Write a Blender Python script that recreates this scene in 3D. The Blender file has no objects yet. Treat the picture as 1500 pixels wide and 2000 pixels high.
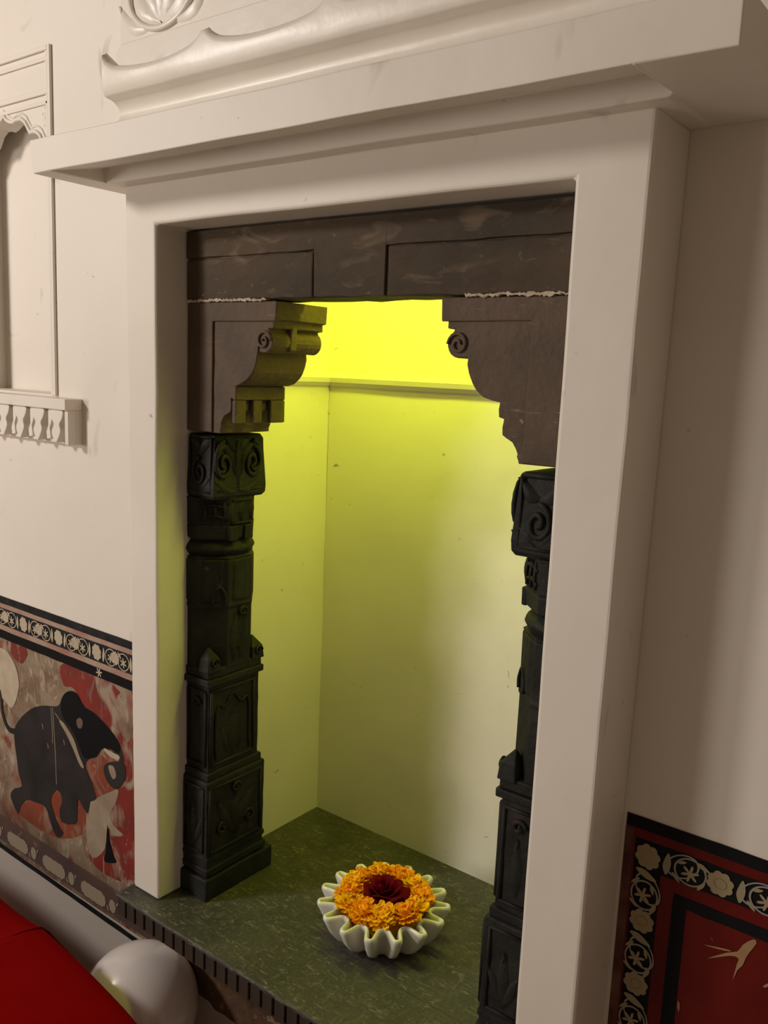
import bpy, bmesh, math, random
from mathutils import Vector, Matrix, noise
random.seed(7)
PI = math.pi
S = bpy.context.scene
C = S.collection

# ------------------------------------------------------------------ camera
FPX, CAM = 1694.5, Vector((1.2766, -1.0, 1.0498))
RT = Vector((0.79415938, 0.60627365, 0.04175098))
UP = Vector((-0.13030364, 0.1027751, 0.98613297))
FW = Vector((-0.59357548, 0.78858705, -0.16061947))
cd = bpy.data.cameras.new('camera'); cam = bpy.data.objects.new('camera', cd); C.objects.link(cam)
cd.sensor_fit = 'VERTICAL'; cd.sensor_height = 36; cd.lens = FPX / 2000 * 36; cd.clip_start = .02
m = Matrix.Identity(4)
for i in range(3):
    m[i][0], m[i][1], m[i][2], m[i][3] = RT[i], UP[i], -FW[i], CAM[i]
cam.matrix_world = m
S.camera = cam
S.view_settings.view_transform = 'Standard'; S.view_settings.look = 'None'
S.view_settings.exposure = 0; S.view_settings.gamma = 1; S.view_settings.use_curve_mapping = False

def on(u, v, ax, val):            # photo pixel -> point on the plane (axis = val)
    q = FW * FPX + RT * (u - 750) - UP * (v - 1000)
    return CAM + q * ((val - CAM[ax]) / q[ax])

# ------------------------------------------------------------------ light
w = bpy.data.worlds.new('world'); S.world = w; w.use_nodes = True
w.node_tree.nodes['Background'].inputs[0].default_value = (1.0, .72, .50, 1)
w.node_tree.nodes['Background'].inputs[1].default_value = .175

def lamp(name, kind, loc, power, col, size=.1, rot=None, size_y=None):
    l = bpy.data.lights.new(name, kind); l.energy = power; l.color = col
    if kind == 'AREA':
        l.shape = 'RECTANGLE'; l.size = size; l.size_y = size_y or size
    else:
        l.shadow_soft_size = size
    o = bpy.data.objects.new(name, l); C.objects.link(o); o.location = loc
    if rot: o.rotation_euler = rot
    return o
lamp('room_lamp', 'POINT', (-1.45, -1.8, 1.92), 128, (1.0, .92, .85), .17)
lamp('added_fill_far', 'POINT', (-2.15, -3.3, 1.0), 165, (1.0, .90, .81), .42)  # added fill light with no known source, lifts the frame header and right wall
# green-yellow strip hidden on the back of the lintel, washing the niche
lamp('niche_strip_lamp', 'AREA', (.395, .27, 1.425), 5.6, (.88, 1.0, .045), .72, (math.radians(14), 0, 0), .05)

# ------------------------------------------------------------------ materials
MATS = {}
def mat(name, col, rough=.6, spec=.4, var=None, scale=6, bump=0, bscale=40, fleck=None, coat=0, detail=6, stretch=(1, 1, 1), lo=.35, hi=.7, sheen=0):
    m = bpy.data.materials.new(name); m.use_nodes = True; nt = m.node_tree; N, L = nt.nodes, nt.links
    b = N['Principled BSDF']; b.inputs['Roughness'].default_value = rough
    b.inputs['Specular IOR Level'].default_value = spec
    b.inputs['Coat Weight'].default_value = coat; b.inputs['Coat Roughness'].default_value = .15
    b.inputs['Sheen Weight'].default_value = sheen
    tc = N.new('ShaderNodeTexCoord'); mp = N.new('ShaderNodeMapping'); mp.inputs['Scale'].default_value = stretch
    L.new(tc.outputs['Object'], mp.inputs[0])
    src = None
    def noi(sc, det=6, dist=0, vec=mp):
        n = N.new('ShaderNodeTexNoise'); n.inputs['Scale'].default_value = sc; n.inputs['Detail'].default_value = det
        n.inputs['Distortion'].default_value = dist; L.new(vec.outputs[0], n.inputs['Vector']); return n
    def ramp(fac, a, b_):
        r = N.new('ShaderNodeMapRange'); r.inputs[1].default_value = a; r.inputs[2].default_value = b_
        L.new(fac, r.inputs[0]); return r.outputs[0]
    def mix(fac, A, B):
        x = N.new('ShaderNodeMix'); x.data_type = 'RGBA'; L.new(fac, x.inputs[0])
        for s, v in ((6, A), (7, B)):
            if isinstance(v, tuple): x.inputs[s].default_value = (*v, 1)
            else: L.new(v, x.inputs[s])
        return x.outputs[2]
    c = tuple(col)
    if var:
        c = mix(ramp(noi(scale, detail, .4).outputs[0], lo, hi), c, tuple(var))
    for f in (fleck or []):        # (colour, scale, lo, hi, stretch, distortion)
        mq = N.new('ShaderNodeMapping'); mq.inputs['Scale'].default_value = f[4]; mq.inputs['Rotation'].default_value = f[6] if len(f) > 6 else (0, 0, 0)
        L.new(tc.outputs['Object'], mq.inputs[0])
        c = mix(ramp(noi(f[1], 3, f[5], mq).outputs[0], f[2], f[3]), c, f[0])
    if isinstance(c, tuple): b.inputs['Base Color'].default_value = (*c, 1)
    else: L.new(c, b.inputs['Base Color'])
    if bump:
        bp = N.new('ShaderNodeBump'); bp.inputs['Strength'].default_value = 1; bp.inputs['Distance'].default_value = bump
        L.new(noi(bscale, 5).outputs[0], bp.inputs['Height']); L.new(bp.outputs[0], b.inputs['Normal'])
    MATS[name] = m
    return m

smudge = ((.42, .37, .31), 9, .66, .80, (1, 1, .55), 1.0)
pin = ((.36, .31, .26), 38, .73, .80, (1, 1, 1), .6)
mat('plaster', (.74, .69, .62), .5, .35, (.68, .625, .55), 2.2, .0012, 14, [smudge, pin])
mat('plaster_gloss', (.74, .69, .62), .36, .4, (.69, .64, .56), 3, .0009, 22, [pin])
mat('niche_plaster', (.76, .72, .64), .55, .3, (.70, .66, .57), 2.5, .001, 16, [pin, ((.45, .42, .36), 55, .72, .80, (1, 1, 1), .5)])
mat('lintel_stone', (.050, .040, .029), .8, .2, (.088, .061, .038), 5, .004, 45,
    [((.17, .125, .085), 26, .58, .80, (.5, 1, 1.5), .8), ((.20, .16, .125), 95, .68, .82, (.6, 1, 1), .8)], stretch=(.5, 1, 1.4))
mat('bracket_stone', (.115, .078, .052), .75, .3, (.075, .052, .037), 8, .0025, 70,
    [((.22, .155, .10), 40, .66, .82, (.35, 1, 1.6), 1), ((.33, .26, .19), 60, .74, .82, (.3, 1, 1.6), 2)])
mat('pillar_stone', (.011, .0112, .0105), .62, .2, (.022, .0225, .020), 14, .0025, 60,
    [((.085, .082, .075), 46, .70, .84, (1, 1, .6), 1.2), ((.085, .045, .030), 9, .66, .82, (1, 1, 1), .5)])
mat('sill_stone', (.040, .038, .031), .48, .4, (.066, .063, .050), 7, .002, 60,
    [((.105, .10, .08), 110, .56, .74, (1, .4, 1), 1.5), ((.24, .225, .18), 120, .61, .78, (.22, 1, 1), 1.6, (0, 0, .7)), ((.22, .205, .165), 130, .62, .78, (.22, 1, 1), 1.6, (0, 0, -.9)), ((.27, .25, .21), 230, .67, .78, (1, 1, 1), .5)])
mat('sill_edge_stone', (.046, .033, .023), .85, .2, (.028, .021, .015), 20, .002, 60)
mat('mortar', (.52, .44, .34), .9, .2, (.36, .29, .21), 30, .003, 80)
mat('broken_plaster', (.20, .115, .065), .9, .2, (.12, .07, .045), 30, .003, 60, [((.42, .32, .23), 40, .6, .72, (1, 1, 1), 1)])
mat('marble', (.74, .73, .66), .3, .5, (.66, .64, .55), 14, 0)
mat('marigold', (.93, .43, .006), .6, .2, (.88, .28, .003), 60, 0)
mat('marigold_light', (.95, .56, .012), .6, .2, (.92, .40, .005), 60, 0)
mat('rose', (.13, .0008, .008), .7, .06, (.07, .0005, .006), 30, 0)
mat('balloon', (.90, .85, .80), .28, .7, (.92, .87, .82), 3, 0, coat=.5)
mat('red_cloth', (.20, .001, .001), .95, .04, (.17, .0008, .001), 5, .0006, 300)
mat('floor_stone', (.45, .41, .36), .5, .4, (.38, .34, .30), 3, .001, 20)
# flat paint of the dado
scr = ((.48, .42, .33), 60, .66, .78, (1, 1, .25), 1.5, (0, .6, 0))
mat('mural_ground', (.30, .235, .16), .5, .25, (.17, .10, .065), 13, 0, 40, [((.42, .35, .26), 30, .54, .72, (1, 1, .45), 2), ((.22, .045, .032), 9, .56, .68, (1, 1, .8), .8), ((.13, .08, .055), 45, .60, .74, (1, 1, .4), 2), scr])
mat('mural_red', (.23, .030, .022), .5, .25, (.15, .030, .022), 16, 0, 40, [((.33, .26, .19), 14, .54, .68, (1, 1, .6), 1.2, (0, .6, 0)), ((.20, .12, .09), 40, .58, .72, (1, 1, .4), 2), scr])
mat('mural_orange', (.25, .058, .028), .5, .25, (.18, .048, .03), 20, 0, 40, [((.26, .17, .12), 18, .58, .70, (1, 1, .6), 1.5), scr])
mat('mural_black', (.010, .011, .012), .6, .15, (.022, .022, .024), 30, 0, 40, [((.30, .30, .29), 70, .70, .78, (1, 1, 1), 1)])
mat('mural_elephant', (.018, .016, .016), .6, .2, (.034, .029, .028), 9, 0, 40, [((.30, .28, .26), 80, .75, .80, (1, 1, .5), 1)])
mat('mural_dark', (.006, .006, .007), .6, .12)
mat('mural_cream', (.50, .43, .32), .5, .2, (.40, .33, .23), 24, 0)
mat('mural_pale', (.33, .27, .19), .5, .4, (.25, .19, .13), 20, 0, 40, [scr])
mat('mural_strip', (.40, .31, .23), .5, .4, (.30, .13, .10), 10, 0)
mat('mural_brown', (.17, .10, .075), .55, .35, (.10, .075, .075), 9, 0, 40, [((.30, .22, .16), 30, .62, .75, (1, 1, 1), 1)])
mat('dado_red', (.125, .007, .004), .5, .15, (.085, .004, .003), 12, 0, 40, [((.34, .19, .10), 40, .72, .80, (1, 1, .4), 1)])
mat('dado_worn', (.075, .018, .012), .5, .2, (.14, .07, .045), 24, 0)
mat('dado_cream', (.33, .26, .15), .5, .2, (.26, .20, .115), 30, 0)
mat('dado_grey', (.26, .24, .21), .5, .2)
mat('dado_scar', (.34, .22, .11), .6, .2, (.30, .17, .08), 40, 0)

# ------------------------------------------------------------------ mesh helpers
def obj(name, bm, m, parent=None, smooth=False, label=None):
    bmesh.ops.recalc_face_normals(bm, faces=bm.faces)
    me = bpy.data.meshes.new(name); bm.to_mesh(me); bm.free()
    if smooth:
        me.polygons.foreach_set('use_smooth', [True] * len(me.polygons))
    me.materials.append(MATS[m])
    o = bpy.data.objects.new(name, me); C.objects.link(o)
    if parent:
        o.parent = parent; o.matrix_parent_inverse = parent.matrix_world.inverted()
    if label: o['label'] = label
    return o
def thing(name, label, cat, loc=(0, 0, 0), group=None):
    o = bpy.data.objects.new(name, None); C.objects.link(o); o.location = loc; o.empty_display_size = .05
    o.matrix_world = Matrix.Translation(loc)
    o['label'] = label; o['category'] = cat; o['kind'] = 'thing'
    if group: o['group'] = group
    return o
def tag(o, label, cat, group=None):
    o['label'] = label; o['category'] = cat
    if group: o['group'] = group
    return o
def struct(name, bm, m, label=None, cat=None, smooth=False):
    o = obj(name, bm, m, None, smooth); o['kind'] = 'structure'
    if label: o['label'] = label
    if cat: o['category'] = cat
    return o
def box(bm, x0, x1, y0, y1, z0, z1):
    v = [bm.verts.new((x, y, z)) for x in (x0, x1) for y in (y0, y1) for z in (z0, z1)]
    for f in ((0, 1, 3, 2), (4, 6, 7, 5), (0, 4, 5, 1), (2, 3, 7, 6), (0, 2, 6, 4), (1, 5, 7, 3)):
        bm.faces.new([v[i] for i in f])
    return bm
def B(*a):
    return box(bmesh.new(), *a)
def prism(bm, poly, y0, y1, axis=1):
    """poly = list of 2-D points; axis 1: (x,z) pushed along y, axis 0: (y,z) along x, axis 2: (x,y) along z"""
    def P(p, d):
        return (p[0], d, p[1]) if axis == 1 else ((d, p[0], p[1]) if axis == 0 else (p[0], p[1], d))
    a = [bm.verts.new(P(p, y0)) for p in poly]; b = [bm.verts.new(P(p, y1)) for p in poly]
    bm.faces.new(a); bm.faces.new(b[::-1]); n = len(poly)
    for i in range(n):
        bm.faces.new((a[i], b[i], b[(i + 1) % n], a[(i + 1) % n]))
    return bm
def cut(bm, ax, a, b, step):
    n = int((b - a) / step)
    no = [0, 0, 0]; no[ax] = 1
    for i in range(1, n):
        co = [0, 0, 0]; co[ax] = a + (b - a) * i / n
        bmesh.ops.bisect_plane(bm, geom=bm.verts[:] + bm.edges[:] + bm.faces[:], plane_co=co, plane_no=no)
    return bm
def bevel(bm, r, seg=2, ang=25):
    bmesh.ops.recalc_face_normals(bm, faces=bm.faces)
    e = [x for x in bm.edges if len(x.link_faces) == 2 and x.calc_face_angle(0) > math.radians(ang)]
    bmesh.ops.bevel(bm, geom=e, offset=r, offset_type='OFFSET', segments=seg, profile=.5, affect='EDGES', clamp_overlap=True)
    return bm
def wob(bm, amp, freq, seed=0, keep=None):
    for v in bm.verts:
        if keep and keep(v.co): continue
        v.co += noise.noise_vector(v.co * freq + Vector((seed, seed * 1.7, 0))) * amp
    return bm
def lathe(bm, prof, cx, cy, n=24, ph=0):
    rings = []
    for r, z in prof:
        rings.append([bm.verts.new((cx + r * math.cos(2 * PI * k / n + ph), cy + r * math.sin(2 * PI * k / n + ph), z)) for k in range(n)])
    for a, b in zip(rings, rings[1:]):
        for k in range(n):
            bm.faces.new((a[k], a[(k + 1) % n], b[(k + 1) % n], b[k]))
    bm.faces.new(rings[0][::-1]); bm.faces.new(rings[-1])
    return bm
def tube(bm, path, r, n=6, closed=False, taper=False):
    pts = [Vector(p) for p in path]; N = len(pts); rings = []
    for i, p in enumerate(pts):
        t = (pts[(i + 1) % N] - pts[i - 1]) if closed else (pts[min(i + 1, N - 1)] - pts[max(i - 1, 0)])
        t.normalize()
        a = t.cross(Vector((0.31, 0.77, 0.55))).normalized(); b = t.cross(a)
        rr = r * (1 - .75 * i / (N - 1)) if taper else r
        rings.append([bm.verts.new(p + (a * math.cos(2 * PI * k / n) + b * math.sin(2 * PI * k / n)) * rr) for k in range(n)])
    for i in range(N if closed else N - 1):
        A, D = rings[i], rings[(i + 1) % N]
        for k in range(n):
            bm.faces.new((A[k], A[(k + 1) % n], D[(k + 1) % n], D[k]))
    if not closed:
        bm.faces.new(rings[0][::-1]); bm.faces.new(rings[-1])
    return bm
def spline(pts, sub=4, closed=True):
    n = len(pts); out = []
    for i in range(n if closed else n - 1):
        g = lambda k: Vector(pts[k % n] if closed else pts[max(0, min(n - 1, k))])
        p0, p1, p2, p3 = g(i - 1), g(i), g(i + 1), g(i + 2)
        for s in range(sub):
            t = s / sub
            out.append(.5 * ((2 * p1) + (p2 - p0) * t + (2 * p0 - 5 * p1 + 4 * p2 - p3) * t * t + (3 * p1 - p0 - 3 * p2 + p3) * t ** 3))
    if not closed: out.append(Vector(pts[-1]))
    return out

# faces of a block as local frames: origin, u, v(=z), normal
class Face:
    def __init__(s, kind, val): s.k, s.v = kind, val
    def p(s, u, z, h=0):
        return Vector((u, s.v - h, z)) if s.k == 'front' else (Vector((s.v + h, u, z)) if s.k == 'right' else Vector((s.v - h, u, z)))
def leaf(bm, F, base, tip, wid, h=.006, bend=0.0, n=6):
    b, t = Vector(base), Vector(tip); d = t - b; nr = Vector((-d.y, d.x)).normalized()
    L_, M_, R_ = [], [], []
    for i in range(n + 1):
        s = i / n; wv = wid * math.sin(PI * min(1, s * .92 + .06)) ** .8
        c = b + d * s + nr * bend * math.sin(PI * s)
        L_.append(bm.verts.new(F.p(*(c + nr * wv), -.001))); R_.append(bm.verts.new(F.p(*(c - nr * wv), -.001)))
        M_.append(bm.verts.new(F.p(*c, h * (.5 + .5 * math.sin(PI * s)))))
    for i in range(n):
        bm.faces.new((L_[i], M_[i], M_[i + 1], L_[i + 1])); bm.faces.new((M_[i], R_[i], R_[i + 1], M_[i + 1]))
    return bm
def scroll(bm, F, c, r0, turns=1.6, ph=0, rad=.004, sgn=1, h=.002):
    n = int(14 * turns); path = []
    for i in range(n + 1):
        a = ph + sgn * 2 * PI * turns * i / n; r = r0 * (1 - .85 * i / n)
        path.append(F.p(c[0] + r * math.cos(a), c[1] + r * math.sin(a), h))
    return tube(bm, path, rad, 6)
def rail(bm, F, a, b, rad=.003, h=.001):
    return tube(bm, [F.p(*a, h), F.p(*[(x + y) / 2 for x, y in zip(a, b)], h), F.p(*b, h)], rad, 6)
def frame_rect(bm, F, u0, u1, z0, z1, rad=.003):
    for a, b in (((u0, z0), (u1, z0)), ((u1, z0), (u1, z1)), ((u1, z1), (u0, z1)), ((u0, z1), (u0, z0))):
        rail(bm, F, a, b, rad)
    return bm

YW = .1147          # wall plane
ZT = 1.2823         # top of the opening
FLOOR = -.62

# ------------------------------------------------------------------ the setting
# cusped arch of the small wall niche on the left
acx = on(8, 226, 1, YW).x
arch_px = [(8, 226), (12.6, 234), (19, 238), (27, 239.6), (29, 237), (33.6, 234), (42, 232), (50, 238.6), (55, 249), (60, 259.6), (63, 257.5), (68, 256.5), (73.5, 258.5), (79, 264), (83, 274), (85, 290)]
half = [(on(u, v, 1, YW).x, on(u, v, 1, YW).z) for u, v in arch_px]
XR = -.515; XL = 2 * acx - XR; ZS = .966
half[-1] = (XR, half[-1][1])
arch = [(2 * acx - x, z) for x, z in reversed(half[1:])] + half      # left springing ... right springing
zsp = half[-1][1]
bm = bmesh.new()
YB0 = YW + .05
box(bm, -2.4, XL, YW, YB0, FLOOR, 3.0)
box(bm, XL, XR, YW, YB0, FLOOR, ZS)
top = [(XL, 2.0)] + arch + [(XR, 2.0)]
prism(bm, top, YW, YB0)
box(bm, XL, XR, YW, YB0, 2.0, 3.0)
box(bm, XR, -.0103, YW, YB0, FLOOR, 3.0)
box(bm, -.0103, .80, YW, YB0, ZT, 3.0)
box(bm, -.0103, .80, YW, YB0, FLOOR, -.05)
box(bm, .80, 2.8, YW, YB0, FLOOR, 3.0)
struct('wall_back', bm, 'plaster')
# the small niche's own shell
bm = bmesh.new(); d = YW + .082
box(bm, XL - .05, XR + .05, d, d + .03, ZS - .05, 1.75)
box(bm, XL - .05, XL, YB0, d, ZS - .05, 1.75); box(bm, XR, XR + .05, YB0, d, ZS - .05, 1.75)
box(bm, XL, XR, YB0, d, ZS - .05, ZS); box(bm, XL, XR, YB0, d, 1.62, 1.75)
struct('wall_small_niche', bm, 'plaster')
# main niche
YB = .488; ZC = 1.46
struct('wall_niche_left', wob(cut(cut(B(-.06, -.0103, YB0, YB + .05, -.05, ZC + .05), 2, -.05, ZC, .08), 1, YB0, YB, .06), .0022, 5, 3, lambda c: c.x < -.03), 'niche_plaster')
struct('wall_niche_back', wob(cut(cut(B(-.0103, .80, YB, YB + .05, -.05, ZC + .05), 2, -.05, ZC, .08), 0, 0, .8, .08), .0022, 5, 5, lambda c: c.y > YB + .02), 'niche_plaster')
struct('wall_niche_right', B(.80, .85, YB0, YB + .05, -.05, ZC + .05), 'niche_plaster')
struct('ceiling_niche', B(-.0103, .80, YB0, YB, ZC, ZC + .05), 'niche_plaster')
# picture rail ledge round the niche
bm = bmesh.new()
prof = [(0, 1.010), (-.006, 1.012), (-.013, 1.020), (-.015, 1.030), (-.012, 1.036), (0, 1.040)]
def ledge(p0, p1, nrm, zoff=0):
    a = [bm.verts.new(Vector(p0) + Vector(nrm) * -q[0] + Vector((0, 0, q[1]))) for q in prof]
    b = [bm.verts.new(Vector(p1) + Vector(nrm) * -q[0] + Vector((0, 0, q[1]))) for q in prof]
    for i in range(len(prof) - 1): bm.faces.new((a[i], a[i + 1], b[i + 1], b[i]))
    bm.faces.new(a); bm.faces.new(b)
ledge((-.0103, YB + .001, 0), (.80, YB + .001, 0), (0, -1, 0)); ledge((-.0113, YB0, 0), (-.0113, YB, 0), (1, 0, 0))
struct('trim_1', bm, 'niche_plaster', smooth=False)
struct('floor', B(-2.4, 2.8, -3.2, YW, FLOOR - .05, FLOOR), 'floor_stone')

# plaster surround of the opening, a hand-laid U with softened arrises
def fx(u, v): p = on(u, v, 1, 0); return (p.x, p.z)
o_tl, o_tr = fx(243, 372), fx(1287, 190)
i_tl, i_tr = fx(303, 438), fx(1123, 347)
ol_b, il_b, ir_b, or_b = fx(262, 1728)[0], fx(309, 1757)[0], fx(1004, 2000)[0], fx(1118, 2000)[0]
U = [(ol_b, .0), (il_b, .0), i_tl, i_tr, (ir_b + .001, .0), (or_b + .001, .0), (o_tr[0], 1.3575), (o_tl[0], 1.3575)]
bm = prism(bmesh.new(), U, 0, YW)
cut(bm, 2, 0, 1.365, .06); cut(bm, 0, -.09, .9, .07)
bevel(bm, .0055, 3); wob(bm, .0016, 7, 1, lambda c: c.y > .09)
struct('trim_2', bm, 'plaster', smooth=False)
# cornice: bed mould, rising soffit, thick front slab
cl, cr = -.161, 1.0103
mid = [(-.137, 1.356), (-.137, 1.411), (YW, 1.411), (YW, 1.356), (-.0005, 1.354), (-.027, 1.355), (-.031, 1.381)]
end = [(-.137, 1.356), (-.137, 1.411), (YW, 1.411), (YW, 1.357), (-.0005, 1.357), (-.027, 1.357), (-.031, 1.357)]
bm = bmesh.new(); cols = []
xs = [cl, cl + .03, -.103, -.098] + [-.098 + (.905 + .098) * i / 16 for i in range(1, 17)] + [.910, .96, cr]
for x in xs:
    e = x < -.1 or x > .907
    t = max(0, min(1, (x - cl) / .05)) if x < 0 else 1
    cols.append([bm.verts.new((x + (.010 * (1.411 - z) / .055 if (y < -.1 and x == cl) else 0), y, z)) for y, z in (end if e else mid)])
for a_, b_ in zip(cols, cols[1:]):
    for k in range(7): bm.faces.new((a_[k], a_[(k + 1) % 7], b_[(k + 1) % 7], b_[k]))
bm.faces.new(cols[0]); bm.faces.new(cols[-1][::-1])
bevel(bm, .004, 3); wob(bm, .0016, 6, 4, lambda c: c.y > .09)
struct('trim_3', bm, 'plaster')

# moulded plaster crest on the cornice, with a row of curled petal tips
x0c = on(203, 120, 1, 0).x
pk = [(x0c, 1.576), (on(400, 57, 1, 0).x, 1.590)]
step = pk[1][0] - pk[0][0]
def crest(x):
    s = ((x - x0c) / step); k = math.floor(s); t = s - k
    dip = (4 * t * (1 - t)) ** .45
    amp = .028 if k <= 1 else .028 * max(.25, 1 - .25 * (k - 1))
    return 1.582 + .010 * min(k, 1) * 0 - amp * dip + .006 * max(0, 1 - abs(s - round(s)) * 9)
bm = bmesh.new()
xs = [x0c + i * (1.02 - x0c) / 150 for i in range(151)]
cols = []
for x in xs:
    zt = crest(x)
    pr = [(.105, zt - .018), (.045, zt - .020), (.022, zt - .008), (.006, zt), (-.004, zt - .006), (-.005, zt - .013), (-.003, 1.532), (0, 1.516), (.003, 1.513), (.018, 1.510), (.029, 1.502), (.034, 1.492), (.032, 1.482), (.022, 1.474), (.012, 1.470), (.010, 1.466), (.016, 1.460), (.016, 1.411), (YW, 1.411), (YW, zt - .018)]
    cols.append([bm.verts.new((x, y, z)) for y, z in pr])
for a, b in zip(cols, cols[1:]):
    for k in range(len(a)):
        bm.faces.new((a[k], a[(k + 1) % len(a)], b[(k + 1) % len(a)], b[k]))
bm.faces.new(cols[0]); bm.faces.new(cols[-1][::-1])
wob(bm, .0012, 9, 2, lambda c: c.y > .1)
crest_o = struct('trim_4', bm, 'plaster_gloss', smooth=True)
crest_o.data.set_sharp_from_angle(angle=math.radians(62))
# carved panel above the crest: raised board with a big leafy flower
F = Face('front', .085)
bm = prism(bmesh.new(), [(on(226, 105, 1, .085).x, 1.56), (on(226, 105, 1, .085).x, 1.628), (on(236, 75, 1, .085).x, 1.640), (.95, 1.640), (.95, 1.56)], .085, YW)
prism(bm, [(on(230, 60, 1, .09).x, 1.62), (on(230, 60, 1, .09).x, 1.95), (.95, 1.95), (.95, 1.62)], .095, YW)
bevel(bm, .003, 2)
panel = struct('trim_5', bm, 'plaster_gloss')
F = Face('front', .095)
fcx = on(318, 8, 1, .095).x; fz = on(318, 8, 1, .095).z
bm = bmesh.new()
for sgn in (-1, 1):
    leaf(bm, F, (fcx, fz - .03), (fcx + sgn * .075, fz + .07), .020, .012, sgn * -.03)
    leaf(bm, F, (fcx, fz - .03), (fcx + sgn * .035, fz + .08), .018, .016, sgn * -.012)
    leaf(bm, F, (fcx + sgn * .03, fz - .035), (fcx + sgn * .125, fz + .02), .014, .010, sgn * -.02)
leaf(bm, F, (fcx, fz - .03), (fcx, fz + .09), .02, .018)
obj('carved_flower', bm, 'plaster_gloss', panel, True)
bm = bmesh.new()
tube(bm, spline([F.p(fcx + .095 * math.cos(a), fz + .035 + .075 * math.sin(a), .003) for a in [PI * (1.02 + .96 * i / 8) for i in range(9)]], 3, False), .006, 6)
obj('carved_ring', bm, 'plaster_gloss', panel, True)
# raised lines round the small niche
bm = bmesh.new(); yr = YW - .005
zt1 = on(105, 85, 1, YW).z
for xa, xb, za, zb, t in ((-.509, -.501, ZS - .002, zt1, .004), (-.497, -.487, ZS - .002, zt1, .007)):
    box(bm, xa, xb, YW - t, YW, za, zb); box(bm, 2 * acx - xb, 2 * acx - xa, YW - t, YW, za, zb)
xw = 2 * acx
for za, zb, t in ((zt1 - .010, zt1, .007), (zt1 - .030, zt1 - .022, .005), (1.600, 1.612, .006), (1.580, 1.588, .004)):
    box(bm, xw + .497, -.497, YW - t, YW, za, zb)
bevel(bm, .0018, 2)
o5 = struct('trim_6', bm, 'plaster')
bm = bmesh.new()
tube(bm, [(x, YW - .001, z) for x, z in arch], .0045, 6)
tube(bm, [(acx + (x - acx) * 1.05, YW, z + .010) for x, z in arch], .003, 6)
obj('arch_bead', bm, 'plaster', o5, True)
bm = bmesh.new(); F = Face('front', YW)
for k, zz in enumerate((1.578, 1.566, 1.556)):
    leaf(bm, F, (-.520, zz - .02), (-.512 - .012 * (k % 2), zz), .006, .004)
obj('spandrel_leaf', bm, 'plaster', o5, True)

# ------------------------------------------------------------------ small shelf under the left niche
sh = thing('wall_shelf', 'white plaster bracket shelf with carved leaf corbels below the small arched niche', 'shelf', (-.68, YW, .86))
bm = B(-.96, -.395, .072, YW, .937, .961); bevel(bm, .002, 2); obj('shelf_slab', bm, 'plaster', sh)
bm = B(-.955, -.397, .100, YW, .862, .937); obj('back_board', bm, 'plaster', sh)
bm = B(-.410, -.397, .080, .1005, .862, .937); bevel(bm, .0015, 2); obj('end_cheek', bm, 'plaster', sh)
cor = [(-.024, .936), (.024, .936), (.022, .918), (.012, .905), (.016, .890), (.006, .872), (-.002, .864), (-.012, .872), (-.018, .888), (-.010, .905), (-.022, .920)]
proto = None
for k in range(7):
    xk = -.440 - k * .072
    if proto is None:
        bm = prism(bmesh.new(), [(q[0], q[1]) for q in spline(cor, 3)], .078, .101); bevel(bm, .002, 2, 40)
        proto = obj('corbel', bm, 'plaster', sh); proto.location.x += xk
    else:
        o = proto.copy(); C.objects.link(o); o.parent = sh; o.matrix_parent_inverse = sh.matrix_world.inverted(); o.location.x = xk
cen = None
for k in range(7):
    xk = -.476 - k * .072
    if cen is None:
        bm = prism(bmesh.new(), [(-.004, .936), (.007, .936), (.010, .91), (.002, .895), (.006, .872), (-.010, .868), (-.012, .885), (-.004, .90)], .084, .101); bevel(bm, .0015, 2, 40)
        cen = obj('corbel_leaf', bm, 'plaster', sh); cen.location.x += xk
    else:
        o = cen.copy(); C.objects.link(o); o.parent = sh; o.matrix_parent_inverse = sh.matrix_world.inverted(); o.location.x = xk

# ------------------------------------------------------------------ stone sill
sl = thing('stone_sill', 'dark speckled stone sill slab under the niche with a row of carved dentils', 'sill', (.39, .1, -.05))
bm = B(-.078, .90, -.0385, YW, -.009, 0); cut(bm, 0, -.078, .9, .035); bevel(bm, .003, 2)
wob(bm, .0016, 30, 8, lambda c: c.z < -.006 or c.y > -.02); obj('slab', bm, 'sill_stone', sl)
bm = B(-.0103, .80, YW - .001, YB, -.046, -.0005); obj('niche_floor_slab', bm, 'sill_stone', sl)
bm = B(-.076, .898, -.0335, YW, -.046, -.009); obj('edge_band', bm, 'sill_edge_stone', sl)
dp = None
for k in range(34):
    xk = -.072 + k * .029
    if dp is None:
        bm = B(0, .024, -.0372, -.0334, -.044, -.0095); bevel(bm, .0015, 1); dp = obj('dentil', bm, 'sill_edge_stone', sl); dp.location.x += xk
    else:
        o = dp.copy(); C.objects.link(o); o.parent = sl; o.matrix_parent_inverse = sl.matrix_world.inverted(); o.location.x = xk
# ragged broken plaster where dado and sill meet the white wall below
def ragged(xa, xb, zt, zb, amp, seed, n=28):
    rr = random.Random(seed); up = []; lo = []
    for i in range(n + 1):
        x = xa + (xb - xa) * i / n; t = i / n
        up.append((x, zt(t) + rr.uniform(-amp, amp))); lo.append((x, zb(t) + rr.uniform(-amp, amp)))
    return up + lo[::-1]
bm = prism(bmesh.new(), ragged(-.235, .72, lambda t: -.262 + .19 * min(1, t * 2.4), lambda t: -.275 - .018 * t, .006, 3, 60), YW - .0045, YW - .0024)
bevel(bm, .0012, 1, 40)
tag(obj('broken_plaster_edge', bm, 'broken_plaster'), 'ragged strip of broken brown plaster on the wall just under the stone sill', 'plaster edge')

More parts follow.
